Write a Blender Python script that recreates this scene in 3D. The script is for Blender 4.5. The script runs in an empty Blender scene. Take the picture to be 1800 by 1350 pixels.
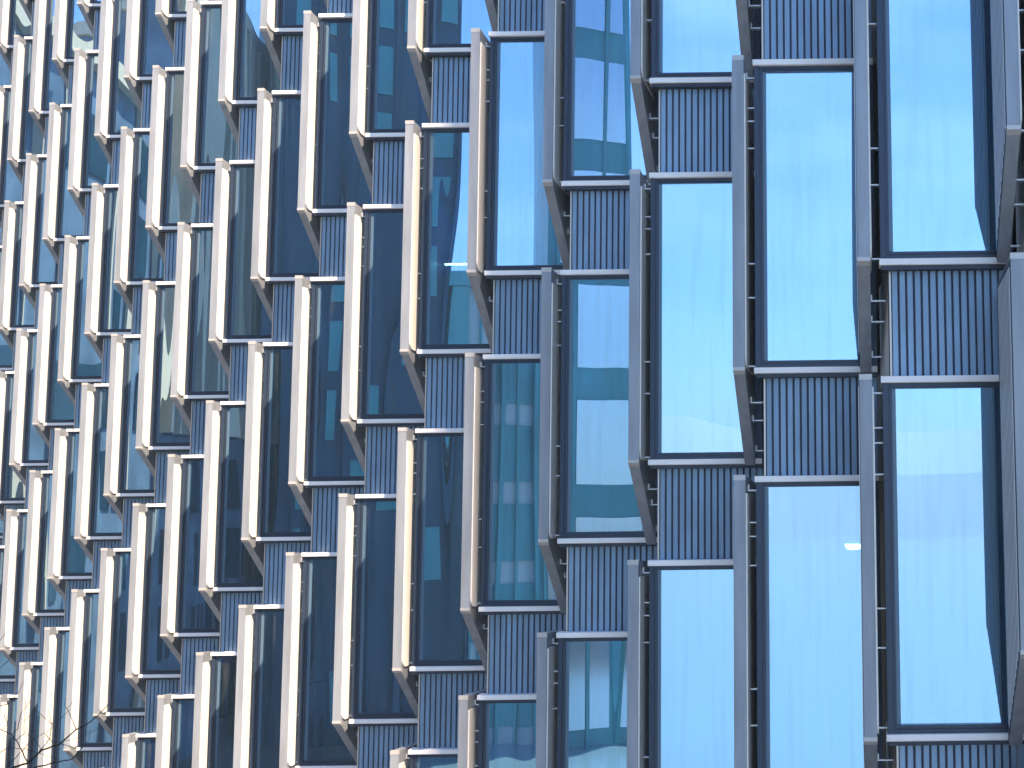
import bpy, bmesh, math, random
from mathutils import Vector, Matrix
random.seed(7)
SC = bpy.context.scene
COL = SC.collection

# ------------------------------------------------------------------ camera, sky, sun, exposure
CAMP = Vector((7.203165, -8.145848, -2.184508)); FPX = 2250.0; PX = 1480.0
RIGHT = Vector((0.726769, 0.686774, -0.012196)); DOWN = Vector((-0.080351, 0.06737, -0.994487)); FWD = Vector((-0.682166, 0.723742, 0.104145))
cd = bpy.data.cameras.new('camera'); cam = bpy.data.objects.new('camera', cd); COL.objects.link(cam)
cd.sensor_width = 36; cd.lens = FPX / 1800 * 36; cd.clip_end = 3000; cd.shift_x = (900 - PX) / 1800   # a crop from the left of a wider picture
m = Matrix.Identity(4)
for i in range(3):
    m[i][0] = RIGHT[i]; m[i][1] = -DOWN[i]; m[i][2] = -FWD[i]; m[i][3] = CAMP[i]
cam.matrix_world = m
SC.camera = cam

SUN_AZ = math.radians(99.0)      # from +y towards +x
SUN_EL = math.radians(50.0)
w = bpy.data.worlds.new("World"); SC.world = w; w.use_nodes = True
nt = w.node_tree; bg = nt.nodes['Background']
sky = nt.nodes.new('ShaderNodeTexSky'); sky.sky_type = 'NISHITA'; sky.sun_disc = False
sky.sun_elevation = SUN_EL; sky.sun_rotation = SUN_AZ; sky.air_density = 1.1; sky.dust_density = 0.3; sky.ozone_density = 5.0
tc = nt.nodes.new('ShaderNodeTexCoord'); cm = nt.nodes.new('ShaderNodeMapping'); cm.inputs['Scale'].default_value = (1, 1, 3.2)
cn = nt.nodes.new('ShaderNodeTexNoise'); cn.inputs['Scale'].default_value = 3.4; cn.inputs['Detail'].default_value = 6; cn.inputs['Roughness'].default_value = .55
cr = nt.nodes.new('ShaderNodeMapRange'); cr.inputs[1].default_value = .42; cr.inputs[2].default_value = .72; cr.inputs[4].default_value = .55
cx = nt.nodes.new('ShaderNodeMix'); cx.data_type = 'RGBA'; cx.inputs[7].default_value = (5.0, 6.3, 7.8, 1)    # thin high cloud
nt.links.new(tc.outputs['Generated'], cm.inputs[0]); nt.links.new(cm.outputs[0], cn.inputs[0]); nt.links.new(cn.outputs[0], cr.inputs[0])
nt.links.new(cr.outputs[0], cx.inputs[0]); sm = nt.nodes.new('ShaderNodeMix'); sm.data_type = 'RGBA'; sm.blend_type = 'MULTIPLY'; sm.inputs[0].default_value = 1; sm.inputs[7].default_value = (.74, .92, 1.12, 1)
nt.links.new(sky.outputs[0], sm.inputs[6]); nt.links.new(sm.outputs[2], cx.inputs[6]); nt.links.new(cx.outputs[2], bg.inputs[0]); bg.inputs[1].default_value = 0.07
sl = bpy.data.lights.new('sun', 'SUN'); sl.energy = 5.0; sl.angle = math.radians(0.6); sl.color = (1.0, 0.74, 0.50)
so = bpy.data.objects.new('sun', sl); COL.objects.link(so)
sd = Vector((math.sin(SUN_AZ) * math.cos(SUN_EL), math.cos(SUN_AZ) * math.cos(SUN_EL), math.sin(SUN_EL)))
so.rotation_euler = sd.to_track_quat('Z', 'Y').to_euler()
vs = SC.view_settings; vs.view_transform = 'Standard'; vs.look = 'None'; vs.gamma = 1; vs.exposure = 1.88
SC.cycles.max_bounces = 10; SC.cycles.transparent_max_bounces = 12; SC.cycles.glossy_bounces = 6

# ------------------------------------------------------------------ helpers
def obj(name, me, parent=None, mat=None, kind=None, label=None):
    o = bpy.data.objects.new(name, me); COL.objects.link(o)
    if parent is not None: o.parent = parent
    if mat is not None and me is not None and not me.materials: me.materials.append(mat)
    if kind: o['kind'] = kind
    if label: o['label'] = label
    return o
def thing(name, label, cat, loc=(0, 0, 0), group=None):
    o = bpy.data.objects.new(name, None); COL.objects.link(o); o.location = loc
    o['label'] = label; o['category'] = cat
    if group: o['group'] = group
    return o
class MB:
    def __init__(s): s.v = []; s.f = []
    def box(s, x0, x1, y0, y1, z0, z1):
        n = len(s.v)
        s.v += [(x0, y0, z0), (x1, y0, z0), (x1, y1, z0), (x0, y1, z0), (x0, y0, z1), (x1, y0, z1), (x1, y1, z1), (x0, y1, z1)]
        s.f += [tuple(n + i for i in q) for q in ((0, 3, 2, 1), (4, 5, 6, 7), (0, 1, 5, 4), (1, 2, 6, 5), (2, 3, 7, 6), (3, 0, 4, 7))]
    def prism(s, poly, fn):
        """poly of 2-d points swept: fn(p, k) gives the 3-d point for k = 0 or 1"""
        n = len(s.v); k = len(poly)
        s.v += [tuple(fn(p, 0)) for p in poly] + [tuple(fn(p, 1)) for p in poly]
        s.f.append(tuple(n + i for i in range(k))); s.f.append(tuple(n + k + i for i in reversed(range(k))))
        for i in range(k):
            j = (i + 1) % k
            s.f.append((n + j, n + i, n + k + i, n + k + j))
    def quad(s, a, b, c, d):
        n = len(s.v); s.v += [tuple(a), tuple(b), tuple(c), tuple(d)]; s.f.append((n, n + 1, n + 2, n + 3))
    def tube(s, pts, rad, k=6):
        n0 = len(s.v)
        for i, p in enumerate(pts):
            p = Vector(p)
            t = (Vector(pts[min(i + 1, len(pts) - 1)]) - Vector(pts[max(i - 1, 0)])).normalized()
            a = t.cross(Vector((0.3, 0.2, 1))).normalized(); b = t.cross(a)
            r = rad[i]
            for q in range(k):
                an = 2 * math.pi * q / k
                s.v.append(tuple(p + a * math.cos(an) * r + b * math.sin(an) * r))
        for i in range(len(pts) - 1):
            for q in range(k):
                q2 = (q + 1) % k
                s.f.append((n0 + i * k + q, n0 + i * k + q2, n0 + (i + 1) * k + q2, n0 + (i + 1) * k + q))
        s.f.append(tuple(n0 + q for q in range(k))); s.f.append(tuple(n0 + (len(pts) - 1) * k + q for q in reversed(range(k))))
    def add(s, o, T):
        n = len(s.v); s.v += [tuple(T @ Vector(v)) for v in o.v]; s.f += [tuple(n + i for i in f) for f in o.f]
    def mesh(s, name, bevel=0):
        me = bpy.data.meshes.new(name); me.from_pydata(s.v, [], s.f)
        bm = bmesh.new(); bm.from_mesh(me); bmesh.ops.recalc_face_normals(bm, faces=bm.faces)
        if bevel: bmesh.ops.bevel(bm, geom=list(bm.edges), offset=bevel, segments=1, affect='EDGES', profile=0.5)
        bm.to_mesh(me); bm.free(); return me

# ------------------------------------------------------------------ materials
def mat(name, col, rough=0.5, metal=0.0, noise=0.0, nscale=5.0, stretch=(1, 1, 1), bump=0.0, bscale=80.0, spec=0.5):
    M = bpy.data.materials.new(name); M.use_nodes = True; N = M.node_tree; p = N.nodes['Principled BSDF']
    p.inputs['Base Color'].default_value = (*col, 1); p.inputs['Roughness'].default_value = rough; p.inputs['Metallic'].default_value = metal
    p.inputs['Specular IOR Level'].default_value = spec
    if noise or bump:
        g = N.nodes.new('ShaderNodeNewGeometry'); mp = N.nodes.new('ShaderNodeMapping'); mp.inputs['Scale'].default_value = stretch
        N.links.new(g.outputs['Position'], mp.inputs[0])
    if noise:
        t = N.nodes.new('ShaderNodeTexNoise'); t.inputs['Scale'].default_value = nscale; t.inputs['Detail'].default_value = 5
        N.links.new(mp.outputs[0], t.inputs[0])
        r = N.nodes.new('ShaderNodeMapRange'); r.inputs[1].default_value = 0.3; r.inputs[2].default_value = 0.7
        r.inputs[3].default_value = 1 - noise; r.inputs[4].default_value = 1 + noise
        oi = N.nodes.new('ShaderNodeObjectInfo'); ad = N.nodes.new('ShaderNodeMath'); ad.operation = 'MULTIPLY_ADD'; ad.inputs[1].default_value = .22; N.links.new(oi.outputs['Random'], ad.inputs[0]); N.links.new(t.outputs[0], ad.inputs[2])
        sb_ = N.nodes.new('ShaderNodeMath'); sb_.operation = 'SUBTRACT'; sb_.inputs[1].default_value = .11; N.links.new(ad.outputs[0], sb_.inputs[0])
        N.links.new(sb_.outputs[0], r.inputs[0])
        x = N.nodes.new('ShaderNodeMix'); x.data_type = 'RGBA'; x.blend_type = 'MULTIPLY'; x.inputs[0].default_value = 1
        x.inputs[6].default_value = (*col, 1); N.links.new(r.outputs[0], x.inputs[7]); N.links.new(x.outputs[2], p.inputs['Base Color'])
    if bump:
        t = N.nodes.new('ShaderNodeTexNoise'); t.inputs['Scale'].default_value = bscale; N.links.new(mp.outputs[0], t.inputs[0])
        b = N.nodes.new('ShaderNodeBump'); b.inputs['Strength'].default_value = bump; b.inputs['Distance'].default_value = 0.01
        N.links.new(t.outputs[0], b.inputs['Height']); N.links.new(b.outputs[0], p.inputs['Normal'])
    return M
M_fin = mat('anodised_fin', (0.275, 0.315, 0.375), 0.38, 0.22, 0.15, 2.2, (4, 4, .5), .06, 160)
M_fincap = mat('fin_end_cap', (0.50, 0.50, 0.51), 0.4, 0.3)
M_inner = mat('sunlit_white_face', (0.86, 0.85, 0.83), 0.45, 0.0, 0.04, 2)  # white finish, sunlit brightness of this side put into the colour
M_sill = mat('aluminium_sill', (0.90, 0.90, 0.92), 0.45, 0.0, 0.05, 3)
M_frame = mat('dark_frame', (0.030, 0.050, 0.090), 0.35, 0.3)
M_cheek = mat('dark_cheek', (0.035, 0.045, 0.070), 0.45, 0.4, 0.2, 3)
M_panel = mat('ribbed_panel', (0.21, 0.33, 0.48), 0.42, 0.3, 0.17, 2.5, (2, 2, .6), .05, 120)
M_trim = mat('corner_trim', (0.62, 0.58, 0.54), 0.4, 0.5)
M_brk = mat('bracket_steel', (0.75, 0.76, 0.80), 0.35, 0.5)
M_room = mat('room_lining', (0.50, 0.52, 0.52), 0.8, 0, 0.15, .6)
M_curt = mat('curtain_cloth', (0.62, 0.70, 0.64), 0.85)
M_body = mat('building_body', (0.12, 0.13, 0.15), 0.7)
M_gnd = mat('paving', (0.07, 0.075, 0.09), 0.8, 0, .12, .15)
M_bark = mat('bark', (0.005, 0.0045, 0.006), 1.0, 0, .3, 12, spec=0.05)
M_stone = mat('cream_stone', (0.62, 0.55, 0.45), 0.7, 0, .08, .3)
M_dark = mat('dark_glazing', (0.010, 0.045, 0.08), 0.12, 0.0, .3, .2)
M_navy = mat('dark_cladding', (0.03, 0.09, 0.16), 0.4, 0.0, .25, .25)
M_pale = mat('pale_cladding', (0.62, 0.66, 0.70), 0.6, 0, .06, .2)
M_slate = mat('slate_glazing', (0.13, 0.20, 0.30), 0.25, 0, .35, .5)
M_teal = mat('teal_glass', (0.08, 0.33, 0.38), 0.2, 0, .2, .3)
M_mirror = mat('pale_reflective_glazing', (0.80, 0.84, 0.88), 0.12, 0.9)
M_water = mat('added_river_water', (0.26, 0.42, 0.55), 0.28, 0.6, 0, 1, (1, 1, 1), .35, 1.2)
M_hill = mat('added_hazy_hillside', (0.36, 0.54, 0.74), 0.9, 0, .05, .01)
M_gap = mat('groove_shadow_gap_lining', (0.018, 0.032, 0.075), 0.6)
M_bead = mat('glazing_bead', (0.10, 0.17, 0.25), 0.35, 0.2)
M_chair = mat('chair_plastic', (0.02, 0.02, 0.025), 0.5)
M_lampb = mat('lamp_body', (0.7, 0.7, 0.7), 0.5)
def emis(name, col, s):
    M = bpy.data.materials.new(name); M.use_nodes = True; p = M.node_tree.nodes['Principled BSDF']
    p.inputs['Base Color'].default_value = (.8, .8, .8, 1); p.inputs['Emission Color'].default_value = (*col, 1); p.inputs['Emission Strength'].default_value = s
    return M
M_lit = emis('lamp_diffuser', (1, .95, .85), 14)

def glass_mat():
    M = bpy.data.materials.new('coated_glass'); M.use_nodes = True; N = M.node_tree; L = N.links
    for n in list(N.nodes):
        if n.type != 'OUTPUT_MATERIAL': N.nodes.remove(n)
    out = [n for n in N.nodes if n.type == 'OUTPUT_MATERIAL'][0]
    g = N.nodes.new('ShaderNodeNewGeometry')
    # gentle pillowing of the toughened panes
    mp = N.nodes.new('ShaderNodeMapping'); mp.inputs['Scale'].default_value = (1.5, 1.5, 0.13); L.new(g.outputs['Position'], mp.inputs[0])
    oi = N.nodes.new('ShaderNodeObjectInfo'); vm = N.nodes.new('ShaderNodeVectorMath'); vm.operation = 'SCALE'; vm.inputs[0].default_value = (37, 11, 23); L.new(oi.outputs['Random'], vm.inputs['Scale']); L.new(vm.outputs[0], mp.inputs['Location'])
    n1 = N.nodes.new('ShaderNodeTexNoise'); n1.inputs['Scale'].default_value = 0.95; n1.inputs['Detail'].default_value = 0.6; L.new(mp.outputs[0], n1.inputs[0])
    b = N.nodes.new('ShaderNodeBump'); b.inputs['Strength'].default_value = 1.0; b.inputs['Distance'].default_value = 0.0115; L.new(n1.outputs[0], b.inputs['Height'])
    gl = N.nodes.new('ShaderNodeBsdfGlossy'); gl.inputs['Roughness'].default_value = 0.0; gl.inputs['Color'].default_value = (0.54, 0.80, 1.0, 1); L.new(b.outputs[0], gl.inputs['Normal'])
    tr = N.nodes.new('ShaderNodeBsdfTransparent'); tr.inputs['Color'].default_value = (0.52, 0.78, 0.84, 1)
    fr = N.nodes.new('ShaderNodeLayerWeight'); fr.inputs['Blend'].default_value = 0.25
    mr = N.nodes.new('ShaderNodeMapRange'); mr.inputs[3].default_value = 0.68; mr.inputs[4].default_value = 0.95; L.new(fr.outputs['Fresnel'], mr.inputs[0])
    mx = N.nodes.new('ShaderNodeMixShader'); L.new(mr.outputs[0], mx.inputs[0]); L.new(tr.outputs[0], mx.inputs[1]); L.new(gl.outputs[0], mx.inputs[2])
    # rain streaks and dust
    mp2 = N.nodes.new('ShaderNodeMapping'); mp2.inputs['Scale'].default_value = (9, 9, 0.5); L.new(g.outputs['Position'], mp2.inputs[0])
    n2 = N.nodes.new('ShaderNodeTexNoise'); n2.inputs['Scale'].default_value = 1.6; n2.inputs['Detail'].default_value = 3; L.new(mp2.outputs[0], n2.inputs[0])
    r2 = N.nodes.new('ShaderNodeMapRange'); r2.inputs[1].default_value = 0.50; r2.inputs[2].default_value = 0.78; r2.inputs[3].default_value = 0.0; r2.inputs[4].default_value = 0.11; L.new(n2.outputs[0], r2.inputs[0])
    df = N.nodes.new('ShaderNodeBsdfDiffuse'); df.inputs['Color'].default_value = (0.30, 0.33, 0.36, 1)
    mx2 = N.nodes.new('ShaderNodeMixShader'); L.new(r2.outputs[0], mx2.inputs[0]); L.new(mx.outputs[0], mx2.inputs[1]); L.new(df.outputs[0], mx2.inputs[2])
    L.new(mx2.outputs[0], out.inputs[0])
    return M
M_glass = glass_mat()

# ------------------------------------------------------------------ lattice of the facade
W, S, P, H, PHI = 1.588648, 0.799395, 4.0, 1.016147, 0.754514
FIN = PHI - 0.022
WD = 1.145                                   # length of a window
HW = P - H                                  # window height, sill to sill
A_ = Vector((math.cos(PHI), math.sin(PHI), 0)); B_ = Vector((-math.sin(PHI), math.cos(PHI), 0))
U_ = Vector((math.sin(FIN), -math.cos(FIN), 0)); V_ = Vector((-math.cos(FIN), -math.sin(FIN), 0))
def ridge(c, j): return Vector((-c * W, 0, -(j * P) - c * S))
def ab(a, b, z): return A_ * a + B_ * b + Vector((0, 0, z))
def uv(u, v, z): return U_ * u + V_ * v + Vector((0, 0, z))
def boxf(mb, fn, a0, a1, b0, b1, z0, z1):
    mb.prism([(a0, z0), (a1, z0), (a1, z1), (a0, z1)], lambda p, k: fn(p[0], b1 if k else b0, p[1]))
def project(p):
    q = p - CAMP; d = q.dot(FWD)
    return PX + FPX * q.dot(RIGHT) / d, 675 + FPX * q.dot(DOWN) / d

# one window bay, local origin: ridge point at the middle of its bottom sill
def window_frame():
    mb = MB()
    z0, z1 = .028, HW - .028
    boxf(mb, ab, .000, .045, .000, .14, z0, z1)            # left jamb, outer
    boxf(mb, ab, .045, .058, .018, .14, z0, z1)
    boxf(mb, ab, .058, .078, .006, .14, z0 + .075, z1 - .02)
    boxf(mb, ab, WD - .06, WD, .000, .14, z0, z1)          # right jamb
    boxf(mb, ab, .058, WD - .06, .000, .14, z0, z0 + .034)  # bottom rail
    boxf(mb, ab, .058, WD - .06, .016, .14, z0 + .034, z0 + .046)
    boxf(mb, ab, .058, WD - .06, .006, .14, z0 + .046, z0 + .070)
    boxf(mb, ab, .058, WD - .06, .006, .14, z1 - .030, z1)  # head rail
    boxf(mb, ab, .078, WD - .06, .020, .14, z1 - .045, z1 - .030)
    return mb
def window_glass():
    mb = MB(); n = 1
    boxf(mb, ab, .070, WD - .055, .045, .055, .09, HW - .065)
    return mb
def bead_mb():
    mb = MB(); boxf(mb, ab, .079, .112, .028, .042, .098, HW - .075); return mb
def sill_bar(z, drop):
    mb = MB(); mb.prism([(-.040, z + .028), (.13, z + .032), (.13, z - .028), (-.034, z - .028), (-.040, z - .022)], lambda p, k: ab(WD + .0 if k else -.012, p[0], p[1]))
    return mb
def soffit():
    mb = MB(); boxf(mb, ab, .006, WD, -.022, .13, -.065, -.029); return mb
def cheek():
    mb = MB(); boxf(mb, uv, -.35, -.008, -.05, .0, .029, HW - .029); return mb
def fin_mb(full=True):
    mb = MB(); u0, u1 = .13, -.92; zt = HW + .035; zb = -.005; dr = .84
    mb.prism([(u0, zt), (u0, zb), (u1, zb - dr), (u1, zt - .05)], lambda p, k: uv(p[0], .195 if k else .09, p[1]))
    return mb
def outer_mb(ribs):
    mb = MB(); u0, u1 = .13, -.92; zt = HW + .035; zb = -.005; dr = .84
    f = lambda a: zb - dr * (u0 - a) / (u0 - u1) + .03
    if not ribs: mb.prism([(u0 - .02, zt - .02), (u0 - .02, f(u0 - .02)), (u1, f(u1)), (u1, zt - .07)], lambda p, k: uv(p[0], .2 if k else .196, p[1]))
    else:
        for k in range(10):
            a = u0 - .05 - k * .095; a2 = a - .016
            mb.prism([(a, zt - .10), (a, f(a) + .03), (a2, f(a2) + .03), (a2, zt - .10)], lambda p, k: uv(p[0], .206 if k else .201, p[1]))
    return mb
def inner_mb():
    mb = MB(); zt = HW - .13; zb = .03; u0 = .105; u1 = -.60  # pale plate brightening the sunlit side, left off below where shade falls
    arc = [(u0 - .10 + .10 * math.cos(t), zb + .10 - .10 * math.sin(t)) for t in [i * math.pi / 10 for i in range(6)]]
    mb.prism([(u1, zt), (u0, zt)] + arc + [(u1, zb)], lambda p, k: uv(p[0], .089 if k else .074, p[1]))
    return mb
def fin_caps(top):
    mb = MB()
    zt = HW + .035; zb = -.005
    if top: mb.prism([(.134, zt + .004), (.134, zt - .045), (.10, zt - .045), (.10, zt + .004)], lambda p, k: uv(p[0], .198 if k else .087, p[1]))
    else: mb.prism([(.134, zb + .03), (.134, zb - .003), (.09, zb - .037), (.09, zb + .03)], lambda p, k: uv(p[0], .198 if k else .087, p[1]))
    return mb
SA, SB = .080, .066                          # where the spandrel starts
def spandrel_mb(full=True):
    mb = MB(); z1 = -.030; z0 = -H + .030
    a = SA + .016
    while a < WD - .01:
        e = min(a + .0495, WD)
        mb.prism([(a, SB + .023), (a, SB + .003), (a + .004, SB), (e - .004, SB), (e, SB + .003), (e, SB + .023)], lambda p, k: ab(p[0], p[1], z1 if k else z0))
        a += .0665
    return mb
def backing_mb():
    mb = MB(); boxf(mb, ab, SA + .009, WD, SB + .024, SB + .07, -H + .031, -.031); return mb
def trim_mb():
    mb = MB(); boxf(mb, ab, SA - .008, SA + .008, SB - .006, SB + .07, -H + .030, -.066); return mb
def return_mb():
    mb = MB(); boxf(mb, uv, -1.06, -.095, -.10, -.062, -H + .0, HW + .0); return mb
def bracket_mb(u=0.0):
    mb = MB()
    boxf(mb, uv, u - .03, u + .03, -.058, .088, -.006, .006)
    boxf(mb, uv, u - .03, u + .03, .076, .088, .0062, .055)
    return mb
me_frame = window_frame().mesh('window'); me_frame.materials.append(M_frame)
me_glass = window_glass().mesh('glass'); me_glass.materials.append(M_glass)
me_sillb = sill_bar(0, 0).mesh('sill'); me_sillb.materials.append(M_sill)
me_sillt = sill_bar(HW, 0).mesh('head'); me_sillt.materials.append(M_sill)
me_soff = soffit().mesh('soffit'); me_soff.materials.append(M_cheek)
me_cheek = cheek().mesh('cheek'); me_cheek.materials.append(M_frame)
me_fin = fin_mb().mesh('fin'); me_fin.materials.append(M_fin)
me_caps = [fin_caps(k).mesh('cap') for k in (0, 1)]
for q in me_caps: q.materials.append(M_fincap)
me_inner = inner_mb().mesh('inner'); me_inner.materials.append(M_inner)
me_out = outer_mb(False).mesh('outer'); me_out.materials.append(M_cheek)
me_rib = outer_mb(True).mesh('rib'); me_rib.materials.append(M_brk)
me_sp = spandrel_mb().mesh('spandrel'); me_sp.materials.append(M_panel)
me_back = backing_mb().mesh('backing'); me_back.materials.append(M_gap)
me_bead = bead_mb().mesh('bead'); me_bead.materials.append(M_bead)
me_trim = trim_mb().mesh('trim'); me_trim.materials.append(M_trim)
me_ret = return_mb().mesh('return'); me_ret.materials.append(M_cheek)
me_brk = bracket_mb().mesh('bracket'); me_brk.materials.append(M_brk)

def curtain(seed, a0, a1):
    r = random.Random(seed); mb = MB(); n = 60; pts = []
    ph = r.random() * 6
    for i in range(n + 1):
        a = a0 + (a1 - a0) * i / n
        pts.append((a, .26 + .03 * math.sin(a * 46 + ph + 1.3 * math.sin(a * 9 + ph)) + .008 * math.sin(a * 120)))
    for i in range(n):
        mb.quad(ab(*pts[i], .03), ab(*pts[i + 1], .03), ab(*pts[i + 1], HW - .05), ab(*pts[i], HW - .05))
    me = mb.mesh('curtain'); me.materials.append(M_curt); return me

bld = thing('office_building', 'office building with staggered tall windows, ribbed blue-grey panels and pale vertical fins', 'building')
vis = []; outer = []
for c in range(-3, 24):
    for j in range(-8, 4):
        o = ridge(c, j)
        if o.z < -13 or o.z > 15: continue
        ps = [project(o + uv(.13, .2, HW)), project(o + uv(.13, .2, 0)), project(o + ab(WD, 0, 0)), project(o + ab(WD, 0, HW)), project(o + ab(0, 0, -H))]
        xs = [p[0] for p in ps]; ys = [p[1] for p in ps]
        if c >= -1 and max(xs) > -4 and min(xs) < 1804 and max(ys) > -10 and min(ys) < 1356: vis.append((c, j))
        else: outer.append((c, j))
print('visible bays', len(vis), 'outer', len(outer))
curt_c = {}
nb = 0
sb = MB()
for c, j in vis:
    o = ridge(c, j); r = random.Random(c * 31 + j * 7)
    win = obj('window', me_frame, bld); win.location = o
    gp = obj('glass_pane', me_glass, win); gp.rotation_euler = (r.uniform(-.002, .002), 0, r.uniform(-.0035, .0035))
    obj('glazing_bead', me_bead, win)
    obj('window_sill', me_sillb, win); obj('head_sill', me_sillt, win); obj('sill_soffit', me_soff, win); obj('side_cheek', me_cheek, win)
    k = r.random()
    if c in (3, 4) or (c > 4 and k < .55):
        if c in (3, 4): sp = (.35, 1.1) if c == 3 else (.10, 1.1)
        else: sp = (.07, .2 + .5 * r.random()) if k < .3 else (.4 + .4 * r.random(), 1.1)
        obj('curtain', curtain(c * 17 + j, *sp), win)
    fin = obj('sun_fin', me_fin, bld); fin.location = o
    obj('end_cap', me_caps[0], fin); obj('end_cap', me_caps[1], fin); obj('sunlit_inner_face', me_inner, fin)
    obj('outer_face', me_out, fin); obj('ribbing', me_rib, fin)
    for zz in (HW - .10, HW - .40, HW - .53, HW - .80, 1.05, .72, .06, -.26, -.42, -.70):
        u = -.15 if zz > 0 else -.15 - (-zz) * 1.15
        if c <= 3 and nb < 100:
            b = obj('bracket', me_brk, bld); b.location = o + uv(u, 0, zz); nb += 1
        else:
            sb.add(bracket_mb(u), Matrix.Translation(o + Vector((0, 0, zz))))
    s_ = obj('spandrel_panel', me_sp, bld); s_.location = o
    obj('corner_trim', me_trim, s_); obj('backing', me_back, s_)
    rw = obj('return_wall', me_ret, bld); rw.location = o
obj('bracket', sb.mesh('brackets'), bld, M_brk, 'stuff')
# rest of the facade out of the picture
gA, gB, gC, gD, gE = MB(), MB(), MB(), MB(), MB()
parts = (window_frame(), window_glass(), fin_mb(False), spandrel_mb(), return_mb())
for c, j in outer:
    T = Matrix.Translation(ridge(c, j))
    gA.add(parts[0], T); gB.add(parts[1], T); gC.add(parts[2], T); gD.add(parts[3], T); gE.add(parts[4], T)
    gC.add(sill_bar(0, 0), T); gC.add(sill_bar(HW, 0), T)
for g_, n_, mm in ((gA, 'window', M_frame), (gB, 'glass_pane', M_glass), (gC, 'sun_fin', M_fin), (gD, 'spandrel_panel', M_panel), (gE, 'return_wall', M_cheek)):
    obj(n_, g_.mesh(n_), bld, mm, 'stuff')
# rooms behind the windows: floors, partitions and back wall
RX, RY = WD * A_.x, WD * A_.y
for c in range(-3, 24):
    mb = MB()
    x0 = -c * W + RX - W; x1 = -c * W + RX
    mb.box(x1 - .03, x1 + .03, RY + .12, 5.0, -13, 15)
    for j in range(-8, 4):
        o = ridge(c, j)
        if o.z < -13 or o.z > 14: continue
        # slab in front triangle + depth
        poly = [(o.x - .05, .16), (x1 - .06, RY + .06), (x1 - .04, 4.9), (x0 + .04, 4.9), (x0 + .04, RY)]
        mb.prism(poly, lambda p, k: (p[0], p[1], o.z + (-.03 if k else -H + .03)))
    obj('room_lining', mb.mesh('room'), bld, M_room)
mb = MB(); mb.box(-40, 8, 5.0, 22, -14, 16); obj('building_core', mb.mesh('core'), bld, M_body)

# ------------------------------------------------------------------ things in the rooms
def inside(c, j, a, b, z): return ridge(c, j) + ab(a, b, z)
def ceiling_lamp(c, j, a, b, z, label, size=.085):
    t = thing('ceiling_lamp', label, 'lamp', inside(c, j, a, b, z), 'ceiling lamps seen through the glass')
    mb = MB(); mb.tube([(0, 0, .0), (0, 0, .05), (0, 0, .07)], [size, size, size * .7], 24); obj('lamp_body', mb.mesh('lb'), t, M_lampb)
    mb = MB(); mb.tube([(0, 0, -.055), (0, 0, -.045), (0, 0, -.025), (0, 0, -.001)], [size * .4, size * .75, size * .93, size * .97], 24); obj('diffuser', mb.mesh('ld'), t, M_lit)
    mb = MB(); mb.tube([(0, 0, .07), (0, 0, HW - z - .02)], [.008, .008], 6); obj('cord', mb.mesh('lc'), t, M_lampb)
ceiling_lamp(1, 1, .90, .30, 2.37, 'round lit ceiling lamp glowing behind the pale pane right of centre, near the lower right')
def bar_lamp(c, j, a, b, z, label):
    t = thing('ceiling_lamp', label, 'lamp', inside(c, j, a, b, z), 'ceiling lamps seen through the glass')
    mb = MB(); boxf(mb, lambda x, y, z: A_ * x + B_ * y + Vector((0, 0, z)), -.3, .3, -.04, .04, 0, .04); obj('lamp_body', mb.mesh('lb'), t, M_lampb)
    mb = MB(); boxf(mb, lambda x, y, z: A_ * x + B_ * y + Vector((0, 0, z)), -.29, .29, -.03, .03, -.012, -.001); obj('diffuser', mb.mesh('ld'), t, M_lit)
bar_lamp(5, -1, .45, .5, 1.25, 'slim lit bar lamp inside the dark window just left of the picture centre')
bar_lamp(5, 0, .75, .5, 2.5, 'slim lit bar lamp high inside the dark window below the picture centre')
def chair(c, j, a, b, label):
    p = inside(c, j, a, b, -.02); t = thing('office_chair', label, 'chair', p, 'chairs seen through the glass')
    mb = MB(); mb.box(-.22, .22, -.22, .22, .44, .49); obj('seat', mb.mesh('s', .015), t, M_chair)
    mb = MB(); mb.prism([(-.24, .52), (-.20, .98), (-.16, .98), (-.20, .52)], lambda q, k: (q[0], .2 if k else -.2, q[1])); obj('backrest', mb.mesh('b'), t, M_chair)
    mb = MB(); mb.tube([(-.18, 0, .46), (-.25, 0, .50), (-.23, 0, .6)], [.015] * 3); obj('back_post', mb.mesh('b'), t, M_chair)
    for sx in (-1, 1):
        for sy in (-1, 1):
            mb = MB(); mb.tube([(sx * .18, sy * .18, .44), (sx * .22, sy * .22, .02)], [.012, .012]); obj('leg', mb.mesh('l'), t, M_brk)
    t.rotation_euler[2] = random.uniform(0, 6)
chair(5, 0, .85, .42, 'dark office chair behind the lower dark window left of the picture centre')
chair(6, 0, .80, .45, 'dark office chair behind the dark window at the bottom left of centre')
chair(10, -1, .80, .40, 'dark office chair behind the dark window in the lower left quarter')

# ------------------------------------------------------------------ ground
GZ = -14.0
mb = MB(); mb.quad((-1100, -1100, GZ), (1100, -1100, GZ), (1100, 1100, GZ), (-1100, 1100, GZ)); obj('ground', mb.mesh('ground'), None, M_gnd, 'structure')

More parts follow.
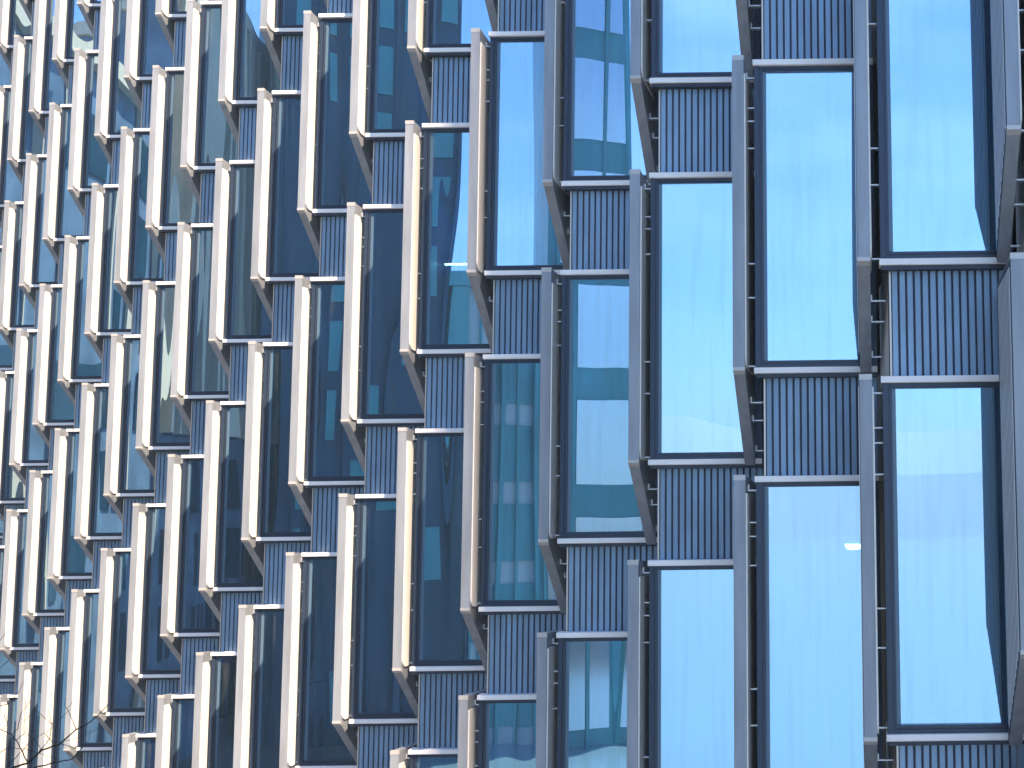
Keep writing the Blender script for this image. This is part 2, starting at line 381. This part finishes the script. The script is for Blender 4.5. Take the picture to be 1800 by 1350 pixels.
# ------------------------------------------------------------------ surroundings mirrored in the glass
def facade_building(name, label, p0, p1, depth, ztop, mat_wall, mat_win, pier, spacing, floor, pier_d, mat_pier=None, winw=.6, skip=0.0, pz=None):
    t = thing(name, label, 'building')
    p0 = Vector((*p0, 0)); p1 = Vector((*p1, 0)); d = (p1 - p0); Ln = d.length; d.normalize(); n = Vector((-d.y, d.x, 0))
    if n.dot(Vector((-8, 0, 0)) - p0) < 0: n = -n
    F = lambda s, q, z: p0 + d * s + n * q + Vector((0, 0, z))
    mb = MB(); boxf(mb, F, 0, Ln, -depth, 0, GZ, ztop); obj('wall', mb.mesh('wall'), t, mat_wall)
    mb = MB(); boxf(mb, F, -.3, Ln + .3, -depth - .3, .6, ztop + .01, ztop + .8); obj('roof', mb.mesh('roof'), t, mat_pier or mat_wall)
    r = random.Random(3)
    mbw = MB(); k = 0; z = GZ + 1.2
    while z + floor * .7 < ztop:
        s = .5 * spacing
        while s + spacing * .5 < Ln:
            if r.random() >= skip:
                boxf(mbw, F, s - spacing * winw / 2, s + spacing * winw / 2, .01, .10, z, z + floor * .72)
            s += spacing
        z += floor
    obj('window', mbw.mesh('w'), t, mat_win, 'stuff')
    if pier:
        mbp = MB(); s = 0
        while s <= Ln:
            boxf(mbp, F, s - pier / 2, s + pier / 2, .11, pier_d, GZ if pz is None else pz, ztop - .01); s += spacing
        obj('pier', mbp.mesh('p'), t, mat_pier or mat_wall, 'stuff')
    return t
facade_building('striped_building', 'dark glazed building with sunlit cream upper piers mirrored in the panes left of centre', (8, -60), (-6, -44.1), 18, 26, M_slate, M_dark, .6, 1.7, 3.8, .7, M_stone, .5, .35, pz=2.5)
facade_building('slate_building', 'plain slate blue building mirrored in the panes at the far left', (-6.6, -43.4), (-31, -17), 18, 18.5, M_slate, M_dark, .3, 4.5, 3.8, .3, M_stone, .45, .6)
facade_building('dark_building', 'tall dark clad building mirrored in the dark centre panes', (16.5, -48.5), (4.5, -52), 20, 40, M_navy, M_teal, .25, 2.2, 3.8, .4, M_navy, .5, .55)
facade_building('low_building', 'low building of teal glass mirrored in the panes left of centre', (21.6, -47.2), (16.8, -48.4), 14, 10.5, M_pale, M_teal, .3, 1.6, 4.2, .5, M_teal, .8)
facade_building('teal_building', 'building of teal glass and pale panels mirrored in the panes right of centre', (26.2, -45.5), (21.8, -47.2), 14, 30, M_teal, M_mirror, .3, 2.0, 6.2, .3, M_teal, .75)
facade_building('shade_blocker', 'large pale block added out of view to the right to shade the right part', (32, -6.3), (32, 24), 24, 60, M_pale, M_dark, 0, 3.0, 3.8, .3)  # unseen block added only to throw shade on the right-hand bays
mb = MB(); mb.quad((13, -900, GZ + .3), (900, -900, GZ + .3), (900, -14, GZ + .3), (13, -14, GZ + .3)); obj('added_water', mb.mesh('added_water'), None, M_water, 'structure')  # added river, unseen, so the lower right panes mirror something pale

# added far hillside, haze-blue in its colour, hiding the yellow horizon in the panes
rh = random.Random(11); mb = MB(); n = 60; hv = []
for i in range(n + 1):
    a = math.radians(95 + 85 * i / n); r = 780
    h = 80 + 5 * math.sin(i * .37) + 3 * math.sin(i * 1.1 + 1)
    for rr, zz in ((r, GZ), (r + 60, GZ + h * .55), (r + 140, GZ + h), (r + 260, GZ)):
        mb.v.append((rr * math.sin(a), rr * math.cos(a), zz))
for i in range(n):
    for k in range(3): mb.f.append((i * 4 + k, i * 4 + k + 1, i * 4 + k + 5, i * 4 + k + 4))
obj('added_hills', mb.mesh('added_hills'), None, M_hill, 'structure')

# ------------------------------------------------------------------ bare tree in front, lower left
def px(x, y, d): return CAMP + (FWD + RIGHT * ((x - PX) / FPX) + DOWN * ((y - 675) / FPX)) * d
tree = thing('bare_tree', 'bare leafless tree with thin dark branches at the lower left corner', 'tree', (0, 0, 0))
D0 = 15.0
fork = px(-30, 1420, D0)
base = Vector((fork.x - .5, fork.y - .3, GZ))
mb = MB(); mb.tube([base, base.lerp(fork, .3) + Vector((.1, .05, 0)), base.lerp(fork, .65) + Vector((-.1, 0, 0)), fork], [.16, .13, .09, .05], 12)
obj('trunk', mb.mesh('trunk'), tree, M_bark)
rt = random.Random(5)
def branch(pts, r0, r1=.003, dz=0.0):
    out = []
    for i in range(len(pts) - 1):
        for k in range(3):
            f = k / 3; x = pts[i][0] * (1 - f) + pts[i + 1][0] * f; y = pts[i][1] * (1 - f) + pts[i + 1][1] * f
            out.append((x + rt.uniform(-.7, .7), y + rt.uniform(-.7, .7)))
    out.append(pts[-1]); n = len(out)
    r0 *= .85
    P3 = [px(x, y, D0 + dz * i / n + rt.uniform(-.01, .01)) for i, (x, y) in enumerate(out)]
    mb = MB(); mb.tube(P3, [r0 + (r1 - r0) * i / (n - 1) for i in range(n)], 5)
    obj('branch', mb.mesh('branch'), tree, M_bark)
Z = lambda L: [(x / 4.5, 1050 + y / 4.5) for x, y in L]
branch([(-30, 1420), (10, 1360)] + Z([(110, 1345), (220, 1310), (330, 1210), (470, 1160), (600, 1045), (720, 985), (800, 910), (860, 840)]), .020, .004, .5)
branch([(-30, 1420), (40, 1362)] + Z([(300, 1340), (470, 1300), (570, 1280), (640, 1200), (655, 1150)]), .014, .003, -.6)
branch(Z([(220, 1310), (180, 1230), (140, 1150), (90, 1085), (30, 1060), (-20, 1030)]), .009, .004, .3)
branch(Z([(90, 1085), (140, 1040), (160, 930), (240, 820)]), .006, .003, .3)
branch(Z([(130, 1130), (190, 1080), (190, 975), (240, 930)]), .005, .002, -.2)
branch(Z([(310, 1215), (395, 1120), (410, 1005), (380, 890)]), .007, .002, .4)
branch(Z([(410, 1005), (340, 940), (250, 870)]), .005, .002, -.3)
branch(Z([(410, 1005), (480, 960), (560, 880)]), .004, .002, .2)
branch(Z([(600, 1045), (560, 940), (515, 860), (520, 790)]), .006, .002, .4)
branch(Z([(530, 880), (590, 810)]), .004, .002)
branch(Z([(-20, 860), (70, 840), (150, 750), (185, 660)]), .006, .002, .2)
branch(Z([(-20, 575), (60, 510), (100, 450)]), .005, .002)
branch(Z([(-20, 370), (50, 270)]), .004, .002)
branch(Z([(-20, 1240), (60, 1190), (200, 1200), (330, 1240), (480, 1290)]), .005, .002, -.5)
branch(Z([(360, 1080), (420, 1150), (560, 1130), (680, 1090), (790, 1030)]), .005, .002, .5)
branch(Z([(470, 1160), (560, 1180), (650, 1180)]), .005, .002, .3)
branch(Z([(60, 1340), (150, 1240), (250, 1130), (380, 1060), (450, 1010)]), .006, .002, -.4)
branch(Z([(30, 925), (60, 1000), (10, 1060)]), .004, .002, .1)
branch(Z([(200, 800), (205, 860), (190, 975)]), .003, .002, .1)
branch(Z([(640, 1200), (700, 1130), (720, 1040)]), .004, .002, .1)
branch(Z([(330, 1210), (280, 1130), (210, 1080), (150, 1100)]), .004, .002, .1)

# ------------------------------------------------------------------ thin air between the camera and the far end of the facade
mb = MB(); mb.box(-1150, 1150, -1150, 1150, GZ - 1, 90)
M = bpy.data.materials.new('haze'); M.use_nodes = True; N = M.node_tree
for n_ in list(N.nodes):
    if n_.type != 'OUTPUT_MATERIAL': N.nodes.remove(n_)
pv = N.nodes.new('ShaderNodeVolumePrincipled'); pv.inputs['Color'].default_value = (.52, .76, 1, 1); pv.inputs['Density'].default_value = .0010; pv.inputs['Anisotropy'].default_value = .1
N.links.new(pv.outputs[0], [n_ for n_ in N.nodes if n_.type == 'OUTPUT_MATERIAL'][0].inputs['Volume'])
HZ = obj('haze', mb.mesh('haze'), None, M, 'stuff')
